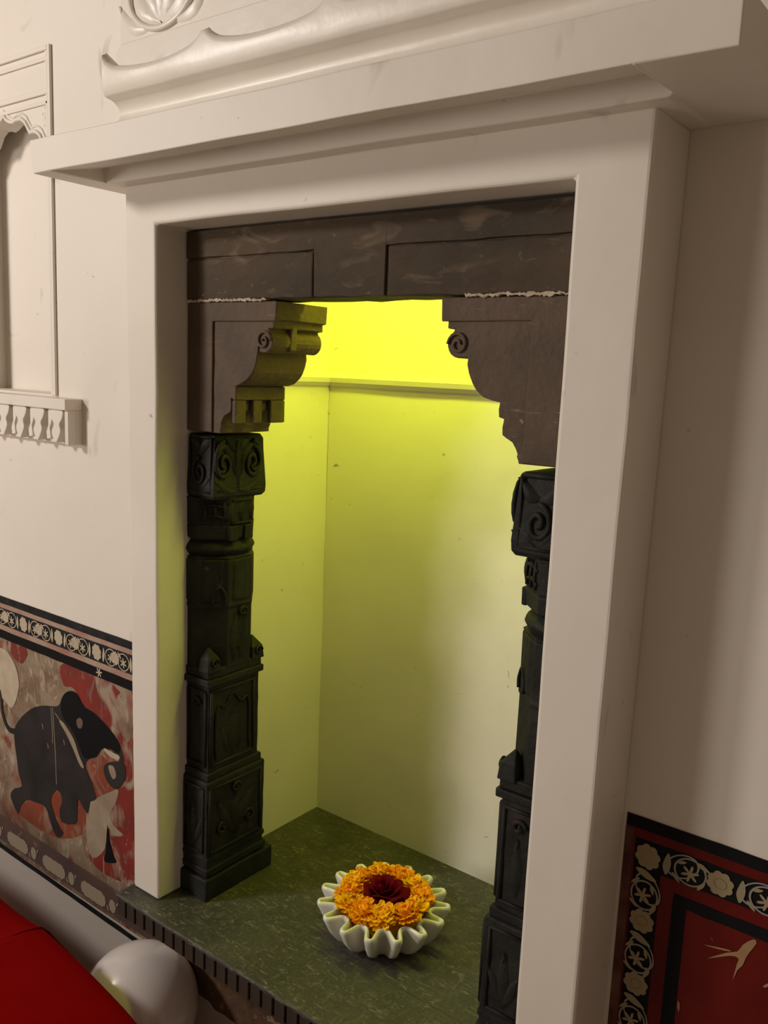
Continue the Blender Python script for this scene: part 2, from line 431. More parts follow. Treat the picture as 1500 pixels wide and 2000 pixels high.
# ------------------------------------------------------------------ lintel
YL = .067
lt = thing('stone_lintel', 'dark weathered stone lintel beam with incised panels across the top of the niche', 'lintel', (.39, .1, 1.161))
XL0, XL1 = .003, .788
bm = B(XL0, XL1, YL + .005, .145, 1.161, 1.2815); cut(bm, 0, XL0, XL1, .03); bevel(bm, .004, 2); wob(bm, .003, 26, 9, lambda c: c.z > 1.27)
obj('beam', bm, 'lintel_stone', lt)
gz = lambda u, v: on(u, v, 1, YL)
zg_l, xg_l = gz(612, 491).z, gz(612, 491).x
zg_r, xg_r = gz(757, 480).z, gz(757, 480).x
def plate(name, x0, x1, z0, z1, y, seed, parent=lt, mt='lintel_stone', y1=.078):
    bm = B(x0, x1, y, y1, z0, z1); cut(bm, 0, x0, x1, .03); cut(bm, 2, z0, z1, .03); bevel(bm, .0025, 2); wob(bm, .0022, 24, seed, lambda c: c.y > y + .006)
    return obj(name, bm, mt, parent)
T = [(XL0, zg_l + .002), (xg_l + .002, zg_l + .002), (xg_l + .002, 1.1615), (xg_r - .002, 1.1615), (xg_r - .002, zg_r + .002), (XL1, zg_r + .002), (XL1, 1.2812), (XL0, 1.2812)]
bm = prism(bmesh.new(), T, YL, .078); cut(bm, 0, XL0, XL1, .03); bevel(bm, .0025, 2); wob(bm, .0022, 24, 12, lambda c: c.y > YL + .006 or c.z > 1.275)
obj('raised_band', bm, 'lintel_stone', lt)
plate('panel', XL0, xg_l - .001, 1.1615, zg_l - .001, YL + .001, 13)
plate('panel', xg_r + .001, XL1, 1.1615, zg_r - .001, YL + .0005, 14)
for xa, xb, sd in ((.006, .205, 1), (.60, .786, 2)):
    bm = prism(bmesh.new(), ragged(xa, xb, lambda t: 1.1618, lambda t: 1.1580, .0016, sd, 60), .0672, .09); wob(bm, .0018, 120, sd)
    obj('mortar_joint', bm, 'mortar', lt)

# ------------------------------------------------------------------ brackets
raw = [(863, 577), (862, 623), (872, 625), (871, 642), (884, 644)]
prof_r = [(on(u, v, 1, .07).x, on(u, v, 1, .07).z) for u, v in raw]
sc_c = (on(893, 672, 1, .07).x, on(893, 672, 1, .07).z); sc_r = .0195
for i in range(9):
    a = math.radians(125 + i * 165 / 8); prof_r.append((sc_c[0] + sc_r * math.cos(a), sc_c[1] + sc_r * math.sin(a) * 1.02))
raw2 = [(912, 698), (910, 712), (912, 730), (917, 748), (926, 762), (940, 776), (956, 783), (973, 787), (971, 800), (972, 816), (981, 819), (978, 835), (978, 850), (986, 857), (998, 866), (1004, 878), (1007, 888), (1005, 891), (1009, 902)]
prof_r += [(on(u, v, 1, .07).x, on(u, v, 1, .07).z) for u, v in raw2]
XOUT = .788
def bracket(mirror, label):
    mx = (lambda x: .787 - x) if mirror else (lambda x: x)
    side = [(mx(x), min(z, 1.1575)) for x, z in prof_r]
    zb = .925 if mirror else .930
    side[0] = (side[0][0], 1.1575)
    xo = .003 if mirror else XOUT
    poly = side + [(side[-1][0], zb), (xo, zb), (xo, 1.1575)]
    t = thing('stone_bracket', label, 'bracket', ((side[0][0] + xo) / 2, .13, zb))
    bm = prism(bmesh.new(), poly, .074, .200); cut(bm, 1, .074, .2, .03); bevel(bm, .0018, 2, 35); wob(bm, .0013, 40, 21 if mirror else 22)
    obj('body', bm, 'bracket_stone', t)
    # raised outer border and sunk panel on the front
    px = on(415, 630, 1, .07).x if mirror else on(1038, 628, 1, .07).x
    pz = 1.124
    bd = [(xo, 1.157), (xo, zb + .001), (px, zb + .001), (px, pz), (side[1][0], pz), (side[0][0], 1.157)]
    bm = prism(bmesh.new(), bd, .070, .078); bevel(bm, .0018, 2, 35); wob(bm, .001, 40, 31 if mirror else 32)
    obj('front_border', bm, 'bracket_stone', t)
    # spiral eye and S-edge in relief on the front face
    F = Face('front', .074); bm = bmesh.new()
    cx = mx(sc_c[0])
    scroll(bm, F, (cx, sc_c[1]), sc_r * .9, 1.5, 0 if mirror else PI, .0026, 1 if mirror else -1)
    obj('scroll', bm, 'bracket_stone', t, True)
    if mirror:
        bm = bmesh.new()
        tube(bm, spline([F.p(mx(x), z, .001) for x, z in ((.603, 1.082), (.6065, 1.06), (.612, 1.045), (.623, 1.031), (.64, 1.020), (.658, 1.0135))], 3, False), .0028, 6)
        obj('edge_bead', bm, 'bracket_stone', t, True)
    # carvings on the face towards the opening: tongue over the roll, square-cut sockets below
    xs_ = mx(.563)
    sg = 1 if mirror else -1
    bm = B(*sorted((mx(.568), mx(.5845))), .118, .134, 1.075, 1.118)
    for v in bm.verts:
        if v.co.z < 1.1: v.co.y += (v.co.y - .126) * .15; v.co.x += sg * -.002
    bevel(bm, .004, 2); obj('tongue', bm, 'bracket_stone', t)
    if mirror:
        xq = mx(.664)
        bm = bmesh.new(); x_in, x_out = xq - sg * .004, xq + sg * .006
        box(bm, *sorted((x_in, x_out)), .074, .200, .987, 1.012)
        for ya, yb in ((.074, .100), (.118, .140), (.162, .200)):
            box(bm, *sorted((x_in, x_out)), ya, yb, .945, .987)
        bevel(bm, .0025, 2, 40); obj('socket_band', bm, 'bracket_stone', t)
    return t
bracket(True, 'brown stone bracket on the left of the niche, its scrolled side lit green')
bracket(False, 'brown stone corbel bracket on the right of the niche, seen flat in silhouette')

# ------------------------------------------------------------------ carved pillars
def pillar(mirror, label):
    mx = (lambda x: .776 - x) if mirror else (lambda x: x)
    t = thing('carved_pillar', label, 'pillar', (mx(.042), .145, 0))
    RF = (lambda v: Face('left', mx(v))) if mirror else (lambda v: Face('right', v))
    mt = 'pillar_stone'
    def blk(name, x1, y0, y1, z0, z1, bev=.003, x0=(-.011 if mirror else .002), amp=.0018, sd=1, m_=mt, parent=t):
        bm = B(*sorted((mx(x0), mx(x1))), y0, y1, z0, z1)
        a, b = sorted((mx(x0), mx(x1)))
        cut(bm, 2, z0, z1, .025); cut(bm, 1, y0, y1, .03); cut(bm, 0, a, b, .03)
        bevel(bm, bev, 2); wob(bm, amp, 30, sd + (50 if mirror else 0))
        return obj(name, bm, m_, parent)
    def relief(name, fn, parent=t, sm=True):
        bm = bmesh.new(); fn(bm); wob(bm, .0006, 60, 3); return obj(name, bm, mt, parent, sm)
    # plinth and base
    pl = blk('plinth', .083, .056, .240, .0005, .046, .004, sd=2)
    ba = blk('base_block', .078, .063, .217, .046, .246, .004, sd=3)
    blk('base_moulding', .081, .060, .222, .050, .066, .003, sd=4); blk('base_moulding', .0795, .0615, .219, .078, .088, .002, sd=5)
    F1, F2 = Face('front', .063), RF(.078)
    def c1(bm):
        frame_rect(bm, F2, .068, .204, .098, .232, .003)
        for k in range(3):
            leaf(bm, F2, (.136, .115), (.088 + .048 * k, .20), .014, .009, .004)
        scroll(bm, F2, (.100, .14), .016, 1.3); scroll(bm, F2, (.172, .14), .016, 1.3, PI, .004, -1)
        scroll(bm, F2, (.136, .215), .012, 1.2)
    relief('base_carving', c1, ba)
    def c1f(bm):
        a, b = mx(.012), mx(.066)
        frame_rect(bm, F1, a, b, .098, .232, .003)
        leaf(bm, F1, ((a + b) / 2, .11), ((a + b) / 2, .20), .012, .008); leaf(bm, F1, ((a + b) / 2, .11), (a, .17), .01, .007); leaf(bm, F1, ((a + b) / 2, .11), (b, .17), .01, .007)
    relief('front_carving', c1f, ba)
    # pedestal with sunk panels
    pd = blk('pedestal', .068, .072, .206, .246, .462, .003, sd=6)
    blk('pedestal_moulding', .073, .067, .211, .246, .262, .0025, sd=7)
    blk('pedestal_moulding', .075, .065, .213, .438, .452, .0025, sd=8); blk('pedestal_moulding', .071, .069, .209, .452, .470, .0025, sd=9)
    F1, F2 = Face('front', .072), RF(.068)
    def c2(bm):
        frame_rect(bm, F2, .078, .190, .275, .425, .0035)
        pts = [(.090, .285), (.090, .37), (.098, .395), (.113, .388), (.134, .412), (.155, .388), (.170, .395), (.178, .37), (.178, .285)]
        tube(bm, spline([F2.p(u, z, .001) for u, z in pts], 3, False), .003, 6)
        leaf(bm, F2, (.134, .285), (.134, .37), .018, .007); leaf(bm, F2, (.120, .29), (.104, .35), .010, .005); leaf(bm, F2, (.148, .29), (.164, .35), .010, .005)
    relief('panel_carving', c2, pd)
    def c2f(bm):
        a, b = mx(.010), mx(.060); frame_rect(bm, F1, a, b, .275, .425, .003)
        scroll(bm, F1, ((a + b) / 2, .40), .012, 1.2); leaf(bm, F1, ((a + b) / 2, .29), ((a + b) / 2, .38), .012, .006)
    relief('front_panel_carving', c2f, pd)
    # pointed corner ears on the pedestal
    for (ex, ey) in ((.059, .082), (.059, .197)):
        bm = bmesh.new(); ax, ay = mx(ex), ey
        b4 = [bm.verts.new((ax + dx * .015, ay + dy * .017, .466)) for dx, dy in ((-1, -1), (1, -1), (1, 1), (-1, 1))]
        t4 = [bm.verts.new((ax + dx * .013, ay + dy * .014, .492)) for dx, dy in ((-1, -1), (1, -1), (1, 1), (-1, 1))]
        tp = bm.verts.new((ax - (.006 if not mirror else -.006), ay, .515))
        bm.faces.new(b4[::-1])
        for i in range(4):
            bm.faces.new((b4[i], b4[(i + 1) % 4], t4[(i + 1) % 4], t4[i])); bm.faces.new((t4[i], t4[(i + 1) % 4], tp))
        bevel(bm, .002, 2); ear = obj('corner_ear', bm, mt, t)
        relief('ear_scroll', lambda bm: scroll(bm, RF(ex + .014), (ey, .484), .010, 1.2, 0, .0025), ear)
    # octagonal shaft, half sunk in the jamb
    cy = .145; ap = .0755; R8 = ap / math.cos(PI / 8)
    def octo(name, segs, n=8, ph=PI / 8, m_=mt, cx=.0, parent=t, sm=False):
        bm = bmesh.new(); lathe(bm, [(r / math.cos(PI / n), z) for r, z in segs], cx, cy, n, ph)
        bmesh.ops.bisect_plane(bm, geom=bm.verts[:] + bm.edges[:] + bm.faces[:], plane_co=(.002, 0, 0), plane_no=(-1, 0, 0), clear_outer=True)
        bmesh.ops.holes_fill(bm, edges=[e for e in bm.edges if e.is_boundary])
        if mirror:
            for v in bm.verts: v.co.x = mx(v.co.x)
        bmesh.ops.recalc_face_normals(bm, faces=bm.faces)
        if not sm: bevel(bm, .0018, 2, 20)
        wob(bm, .0012, 34, 77); return obj(name, bm, m_, parent, sm)
    sh_ = octo('shaft', [(.0725, .466), (.0725, .585), (.0745, .588), (.0745, .592), (.073, .596), (.0735, .680), (.070, .684)])
    octo('shaft_flute', [(.0755, .600), (.0755, .678), (.0745, .682)], 16, PI / 16)
    octo('shaft_collar', [(.060, .678), (.072, .682), (.074, .685), (.068, .688), (.064, .690)])
    octo('ring_moulding', [(.060, .686), (.070, .690), (.076, .697), (.0775, .701), (.074, .708), (.066, .716), (.060, .719)], 24, 0)
    nk = octo('dentil_collar', [(.060, .714), (.070, .720), (.0735, .722), (.0745, .746), (.072, .749)])
    octo('neck', [(.070, .745), (.0735, .750), (.0745, .796), (.076, .801)])
    d8 = ap * math.tan(PI / 8)
    RS = RF(.0735)
    def c3(bm):
        leaf(bm, RS, (.130, .48), (.136, .57), .012, .006, .003); leaf(bm, RS, (.145, .48), (.162, .565), .010, .006, -.004)
        leaf(bm, RS, (.145, .50), (.122, .54), .007, .004); scroll(bm, RS, (.150, .575), .010, 1.2)
    relief('shaft_carving', c3, sh_)
    nx = .7071
    def P(s, z, h):
        base = Vector((.031 + .044 * s, .0715 + .044 * s, z)); base += Vector((nx, -nx, 0)) * h; base.x = mx(base.x); return base
    def c3d(bm):       # small pointed arch between the fluting
        tube(bm, spline([P(.50, .595, .002), P(.50, .612, .002), P(.70, .630, .002), P(.90, .612, .002), P(.90, .595, .002)], 3, False), .0025, 6)
    def c3l(bm):
        for zz in (.762, .782): tube(bm, [P(.1, zz, .001), P(.5, zz + .006, .001), P(.9, zz, .001)], .003, 6)
        for s in (.2, .5, .8): tube(bm, [P(s, .754, .001), P(s + .06, .772, .002), P(s, .794, .001)], .003, 6)
    relief('arch_carving', c3d, sh_); relief('lattice_carving', c3l, nk)
    def c4(bm):
        for k in range(3): 
            leaf(bm, RF(.0735), (.118 + .026 * k, .754), (.122 + .026 * k, .794), .010, .006, .003)
        rail(bm, RF(.0738), (.119, .752), (.171, .752)); rail(bm, RF(.0745), (.119, .796), (.171, .796))
    relief('neck_carving', c4, nk)
    for y0 in (.112, .150):
        bm = B(*sorted((mx(.070), mx(.0785))), y0, y0 + .022, .719, .747); bevel(bm, .002, 2); wob(bm, .001, 60, 5); obj('dentil', bm, mt, nk)
    # capital block: carved with curling leaves
    bm = bmesh.new()
    rows = [(.074, .076, .198, .836), (.0785, .071, .203, .841), (.0795, .070, .204, .852), (.077, .072, .202, .875), (.075, .074, .200, .900), (.074, .075, .199, .916), (.070, .079, .195, .922)]
    rg = []
    ZC_ = lambda z: .800 + (z - .836) * 1.395
    for x1, ya, yb, z in rows:
        z = ZC_(z)
        rg.append([bm.verts.new((mx(x), y, z)) for x, y in ((.002 if not mirror else -.011, ya), (x1, ya), (x1, yb), (.002 if not mirror else -.011, yb))])
    for a, b in zip(rg, rg[1:]):
        for i in range(4): bm.faces.new((a[i], a[(i + 1) % 4], b[(i + 1) % 4], b[i]))
    bm.faces.new(rg[0][::-1]); bm.faces.new(rg[-1]); bevel(bm, .002, 2, 40); wob(bm, .001, 40, 6)
    cp = obj('capital', bm, mt, t)
    F1, F2 = Face('front', .0725), RF(.0765)
    def zmap(fn):
        def g(bm):
            fn(bm)
            for v in bm.verts: v.co.z = ZC_(v.co.z)
        return g
    def c5(bm):
        m_ = .130
        for s in (-1, 1):
            scroll(bm, F2, (m_ + s * .036, .884), .024, 1.5, PI / 2, .0036, -s, .003)
            scroll(bm, F2, (m_ + s * .036, .884), .031, .6, PI * .5, .003, -s, .003)
            leaf(bm, F2, (m_, .846), (m_ + s * .058, .862), .008, .008, -s * .006)
            leaf(bm, F2, (m_ + s * .008, .868), (m_ + s * .05, .915), .007, .007, s * .01)
            leaf(bm, F2, (m_ + s * .004, .90), (m_ + s * .03, .918), .006, .006)
        leaf(bm, F2, (m_, .846), (m_, .915), .008, .009)
        rail(bm, F2, (.078, .848), (.196, .848), .003)
    relief('leaf_carving', zmap(c5), cp)
    def c5f(bm):
        a, b = mx(.010), mx(.068); c_ = (a + b) / 2; s0 = -1 if mirror else 1
        scroll(bm, F1, (c_, .872), .020, 1.5, PI / 2, .0032, s0, .003)
        leaf(bm, F1, (c_, .848), (a, .866), .007, .006); leaf(bm, F1, (c_, .848), (b, .866), .007, .006)
        leaf(bm, F1, (c_ , .895), (b, .914), .008, .007, .006); leaf(bm, F1, (c_, .895), (a, .914), .008, .007, -.006)
        frame_rect(bm, F1, a, b, .846, .919, .0022)
    relief('front_leaf_carving', zmap(c5f), cp)
    return t
pillar(False, 'black carved stone pillar on the left of the niche, both carved faces in view')
pillar(True, 'black carved stone pillar on the right, half hidden behind the white surround')

# ------------------------------------------------------------------ painted dado, left: elephant mural
WL = lambda u, v: on(u, v, 1, YW)
CNT = [0]
def flat(name, pts, layer, m_, parent, sub=0, wobble=0, seed=0):
    """a patch of paint on the wall: outline (x,z), a fraction of a millimetre proud"""
    P = [Vector(p) for p in pts]; CNT[0] += 1; layer += (CNT[0] % 25) * .03
    if sub: P = spline(P, sub)
    y = YW - .0012 - .0005 * layer
    if wobble:
        P = [p + Vector((noise.noise(Vector((p.x * 60, p.y * 60, seed))), noise.noise(Vector((p.x * 60, p.y * 60, seed + 9))))) * wobble for p in P]
    bm = prism(bmesh.new(), [(p[0], p[1]) for p in P], y, y + .0005)
    return obj(name, bm, m_, parent)
def strip(name, x0, x1, z0, z1, layer, m_, parent, dz=0, seg=30, wobble=.0012):
    a = [(x0 + (x1 - x0) * i / seg, z1 + dz * i / seg) for i in range(seg + 1)]
    b = [(x0 + (x1 - x0) * i / seg, z0 + dz * i / seg) for i in range(seg, -1, -1)]
    return flat(name, a + b, layer, m_, parent, 0, wobble, x0 + z0)
def thick(pts, wd, tap=True):
    P = spline([Vector(p) for p in pts], 4, False); L_, R_ = [], []
    for i, p in enumerate(P):
        t = P[min(i + 1, len(P) - 1)] - P[max(i - 1, 0)]; n = Vector((-t.y, t.x)).normalized(); k = wd * ((1 - .6 * i / len(P)) if tap else 1)
        L_.append(p + n * k); R_.append(p - n * k)
    return L_ + R_[::-1]
xa, xb = -1.25, -.092
mu = thing('elephant_wall_painting', 'worn red wall painting of a charging dark elephant between floral borders', 'mural', (-.6, YW, -.24))
bm = B(xa, xb, YW - .0012, YW - .0002, -.236, .452); obj('painted_ground', bm, 'mural_ground', mu)
strip('black_line', xa, xb, .434, .4525, 1.8, 'mural_black', mu)
strip('cream_line', xa, xb, .421, .434, .6, 'mural_strip', mu)
strip('border_ground', xa, xb, .378, .422, 1.8, 'mural_black', mu)
strip('cream_line', xa, xb, .364, .378, .6, 'mural_strip', mu)
strip('black_line', xa, xb, .342, .364, 1.8, 'mural_dark', mu)
strip('purple_line', xa, xb, -.170, -.146, 1.8, 'mural_brown', mu, -.012)
strip('border_ground', xa, xb, -.216, -.170, 1.8, 'mural_brown', mu, -.012)
strip('black_line', xa, xb, -.240, -.226, 1, 'mural_black', mu, -.02)
M3 = lambda cx, cy: (lambda p: (p.x, p.z))(WL(cx / 2.857, 1150 + cy / 2.857))
def paint(name, pts, layer, m_, sub=3, wb=.0): return flat(name, [M3(*p) for p in pts], layer, m_, mu, sub, wb, layer)
paint('red_patch', [(340, 430), (430, 410), (480, 470), (600, 510), (700, 600), (742, 590), (746, 800), (748, 1100), (750, 1400), (748, 1620), (690, 1640), (560, 1570), (500, 1490), (560, 1350), (620, 1150), (600, 980), (560, 800), (480, 700), (420, 560), (360, 540)], 1, 'mural_red', 3, .006)
paint('tan_patch', [(660, 600), (740, 570), (744, 760), (720, 860), (680, 800), (660, 700)], 2, 'mural_ground', 3, .004)
paint('red_patch', [(100, 1190), (240, 1180), (300, 1120), (480, 1150), (500, 1280), (460, 1370), (330, 1390), (200, 1320), (120, 1260)], 1, 'mural_orange', 3, .004)
paint('red_patch', [(480, 960), (560, 925), (610, 980), (660, 1120), (560, 1180), (520, 1080)], 2, 'mural_orange', 3)
paint('red_patch', [(40, 290), (150, 330), (130, 420), (80, 380)], 1, 'mural_red', 3, .004)
paint('pale_figure', [(-40, 320), (0, 325), (45, 350), (90, 430), (110, 520), (100, 600), (70, 665), (30, 620), (0, 600), (-40, 590)], 2, 'mural_cream')
el = paint('painted_elephant', [(85, 790), (105, 740), (150, 690), (200, 658), (260, 650), (320, 655), (345, 630), (362, 590), (395, 568), (430, 580), (455, 620), (480, 660), (530, 690), (590, 750), (640, 810), (675, 870), (692, 935), (690, 975), (660, 945), (630, 900), (570, 893), (548, 935), (510, 945), (488, 965), (487, 1000), (510, 1060), (545, 1168), (510, 1185), (497, 1255), (460, 1200), (440, 1172), (436, 1270), (424, 1310), (350, 1300), (338, 1230), (352, 1190), (345, 1140), (320, 1122), (295, 1150), (290, 1190), (310, 1260), (340, 1330), (358, 1362), (330, 1385), (300, 1340), (280, 1270), (255, 1210), (220, 1195), (180, 1180), (150, 1175), (120, 1210), (105, 1250), (72, 1180), (65, 1140), (90, 1110), (128, 1100), (110, 1030), (100, 950), (88, 860)], 3, 'mural_elephant', 2)
paint('elephant_trunk', [(600, 972), (640, 962), (688, 965), (706, 1010), (700, 1070), (660, 1114), (620, 1095), (590, 1040), (584, 995)], 3, 'mural_elephant')
paint('trunk_highlight', [(612, 985), (640, 990), (655, 1040), (640, 1060), (622, 1030)], 4, 'mural_pale')
paint('elephant_head', [(345, 640), (362, 590), (395, 568), (432, 582), (458, 625), (480, 662), (530, 692), (590, 752), (640, 812), (675, 872), (668, 915), (625, 890), (570, 890), (545, 930), (500, 945), (470, 930), (440, 850), (400, 770), (360, 720)], 4, 'mural_dark')
paint('elephant_eye', [(435, 730), (455, 718), (470, 740), (462, 775), (442, 770)], 5, 'mural_brown')
paint('neck_band', [(338, 735), (365, 748), (420, 838), (447, 920), (476, 992), (456, 985), (420, 900), (380, 812)], 5, 'mural_pale')
paint('elephant_tusk', [(588, 886), (625, 905), (673, 930), (668, 953), (630, 938), (596, 908)], 5, 'mural_cream')
flat('elephant_tail', thick([M3(*p) for p in ((95, 795), (60, 785), (35, 745), (18, 680), (12, 610), (4, 560))], .008), 3, 'mural_elephant', mu)
paint('pale_figure', [(495, 1205), (555, 1160), (620, 1132), (665, 1120), (652, 1190), (622, 1250), (640, 1320), (692, 1372), (640, 1375), (604, 1330), (590, 1450), (520, 1500), (488, 1380)], 2, 'mural_pale')
paint('black_bell', [(606, 1315), (616, 1400), (640, 1490), (654, 1522), (620, 1526), (588, 1515), (597, 1460)], 4, 'mural_dark', 2)
for a, b in (((290, 660), (300, 860)), ((300, 660), (322, 1090)), ((240, 750), (246, 780)), ((312, 690), (420, 850)), ((420, 850), (470, 1000)), ((360, 840), (365, 870)), ((270, 860), (275, 890))):
    flat('scratch', thick([M3(*a), M3((a[0] + b[0]) / 2 + 2, (a[1] + b[1]) / 2), M3(*b)], .0011, False), 4, 'mural_pale', mu)
# floral border motifs, shared shapes
def motif(kind, layer, m_):
    y = -.0012 - .0005 * layer; bm = bmesh.new()
    def poly(P): prism(bm, [(p[0], p[1]) for p in P], y, y + .0005)
    if kind == 'peony':
        poly([((.86 + .15 * abs(math.cos(4 * a))) * math.cos(a), (.86 + .15 * abs(math.cos(4 * a))) * math.sin(a)) for a in [2 * PI * i / 64 for i in range(64)]])
    elif kind == 'star':
        poly([((.62 + .38 * math.cos(6 * a)) * math.cos(a), (.62 + .38 * math.cos(6 * a)) * math.sin(a)) for a in [2 * PI * i / 48 for i in range(48)]])
    elif kind == 'leaf':
        poly(spline([Vector(p) for p in ((-1, 0), (-.4, .42), (.3, .36), (1, .05), (.25, -.34), (-.5, -.30))], 4))
    elif kind == 'ring':
        n = 40
        o_ = [bm.verts.new((math.cos(2 * PI * i / n), y, math.sin(2 * PI * i / n))) for i in range(n)]
        i_ = [bm.verts.new((.88 * math.cos(2 * PI * i / n), y, .88 * math.sin(2 * PI * i / n))) for i in range(n)]
        for k in range(n): bm.faces.new((o_[k], o_[(k + 1) % n], i_[(k + 1) % n], i_[k]))
    elif kind == 'cartouche':
        poly([(-1, .0), (-.9, .7), (-.8, .72), (-.72, 1), (-.5, .92), (-.3, 1), (-.1, .93), (.1, 1), (.3, .93), (.5, 1), (.72, .95), (.8, .7), (.9, .68), (1, 0), (.9, -.7), (.8, -.72), (.7, -1), (.5, -.93), (.3, -1), (.1, -.92), (-.1, -1), (-.3, -.93), (-.5, -1), (-.7, -.95), (-.8, -.7), (-.9, -.7)])
    me_o = obj('motif', bm, m_); me = me_o.data; bpy.data.objects.remove(me_o); return me
MO = {}
def put(name, kind, m_, x, z, sx, sz, rot, parent, layer=2):
    layer += 1.5; CNT[0] += 1
    key = (kind, m_, layer)
    if key not in MO: MO[key] = motif(kind, layer, m_)
    o = bpy.data.objects.new(name, MO[key]); C.objects.link(o); o.parent = parent; o.matrix_parent_inverse = parent.matrix_world.inverted()
    o.location = (x, YW - (CNT[0] % 12) * .00004, z); o.scale = (sx, 1, sz); o.rotation_euler = (0, -rot, 0); return o
zc = .400; k = 0; x = -.20
while x > -1.0:
    put('painted_peony', 'peony', 'mural_cream', x, zc, .017, .019, .3, mu)
    put('painted_leaf', 'leaf', 'mural_cream', x + .026, zc, .017, .010, 1.5, mu); put('painted_leaf', 'leaf', 'mural_cream', x - .026, zc, .017, .010, 1.6, mu)
    for s in (-1, 1):
        put('painted_vine', 'ring', 'mural_cream', x + s * .052, zc, .021, .020, 0, mu); put('painted_flower', 'star', 'mural_cream', x + s * .052, zc - .002, .012, .012, .4 * s, mu, 3)
        put('painted_leaf', 'leaf', 'mural_cream', x + s * .066, zc + .012, .009, .007, s * .8, mu, 3)
    put('painted_peony', 'peony', 'mural_cream', x - .104 + .022, zc + .002, .014, .016, 1, mu)
    x -= .150
tanx = -.30; zb_ = lambda x: -.193 - .012 * (x - xa) / (xb - xa)
for k in range(8):
    xk = tanx - k * .165
    put('painted_cartouche', 'cartouche', 'mural_cream', xk - .075, zb_(xk), .050, .019, -.01, mu)
    put('painted_roundel', 'peony', 'mural_cream', xk, zb_(xk), .013, .017, 0, mu)
    for s in (-1, 1): put('painted_leaf', 'leaf', 'mural_cream', xk + s * .018, zb_(xk) + .012 * s, .008, .006, s, mu)
flower_c = M3(560, 465)
put('painted_flower', 'star', 'mural_cream', flower_c[0], flower_c[1], .012, .012, .2, mu, 3)

# ------------------------------------------------------------------ painted dado, right: red panel
dr = thing('red_wall_painting', 'dark red wall painting with black lines and a cream flower border', 'mural', (1.2, YW, -.24))
x0, x1 = .884, 1.62
bm = B(x0, x1, YW - .0012, YW - .0002, -.24, .459); obj('painted_ground', bm, 'dado_red', dr)
strip('worn_edge', x0, .8965, -.24, .440, .6, 'dado_worn', dr)
strip('black_line', x0, x1, .442, .4595, 1, 'mural_dark', dr)
strip('border_ground', .899, x1, .386, .428, 1, 'mural_dark', dr); strip('border_ground', .899, .9385, -.24, .386, 1, 'mural_dark', dr)
strip('black_line', .9575, x1, .3505, .3675, 1, 'mural_dark', dr); strip('black_line', .9575, .9755, -.24, .3505, 1, 'mural_dark', dr)
put('painted_peony', 'peony', 'dado_cream', .9185, .406, .0175, .0185, .2, dr)
put('painted_petal_line', 'ring', 'dado_scar', .9185, .406, .009, .009, 0, dr, 3)
def run(pt, k, horiz):
    dx, dz = (1, 0) if horiz else (0, -1)
    X = lambda s, t=0: (pt[0] + dx * s + (0 if horiz else t), pt[1] + dz * s + (t if horiz else 0))
    a = 0 if horiz else -PI / 2
    put('painted_leaf', 'leaf', 'dado_cream', *X(.027), .016, .013, a + (1.5 if horiz else 1.2), dr)
    put('painted_vine', 'ring', 'dado_grey', *X(.058), .022, .0195, a, dr); put('painted_vine', 'ring', 'dado_grey', *X(.047, .004), .024, .0165, a + .5, dr)
    put('painted_flower', 'star', 'dado_cream', *X(.058, -.002), .0125, .0125, .3, dr, 3)
    put('painted_leaf', 'leaf', 'dado_cream', *X(.046, .010), .007, .006, a + .3, dr, 3); put('painted_leaf', 'leaf', 'dado_cream', *X(.074, .013), .010, .008, a - .4, dr, 3)
    put('painted_leaf', 'leaf', 'dado_cream', *X(.040, -.014), .008, .006, a - .8, dr, 3); put('painted_leaf', 'leaf', 'dado_cream', *X(.074, -.014), .008, .006, a + .9, dr, 3)
    put('painted_peony', 'peony', 'dado_cream', *X(.097), .0175, .0175, k * .7 + .3, dr); put('painted_petal_line', 'ring', 'dado_scar', *X(.097), .0085, .0075, k, dr, 3)
for k in range(6): run((.9185 + .097 * k, .406), k, True); run((.9185, .406 - .097 * k), k, False)
R3 = lambda cx, cy: (lambda p: (p.x, p.z))(WL(1160 + cx / 4.412, 1560 + cy / 4.412))
for pts in ([(1380, 1205), (1405, 1240), (1350, 1310), (1310, 1370), (1285, 1430), (1240, 1470), (1200, 1560), (1235, 1420), (1250, 1370), (1180, 1345), (980, 1370), (1150, 1320), (1240, 1310), (1290, 1250)], [(950, 1250), (1080, 1275), (1180, 1300), (1170, 1308), (1060, 1285)], [(1460, 1610), (1500, 1585), (1520, 1600), (1480, 1620)], [(730, 1730), (745, 1770), (735, 1830), (722, 1780)]):
    flat('paint_scar', [R3(*p) for p in pts], 2, 'dado_scar', dr, 2)

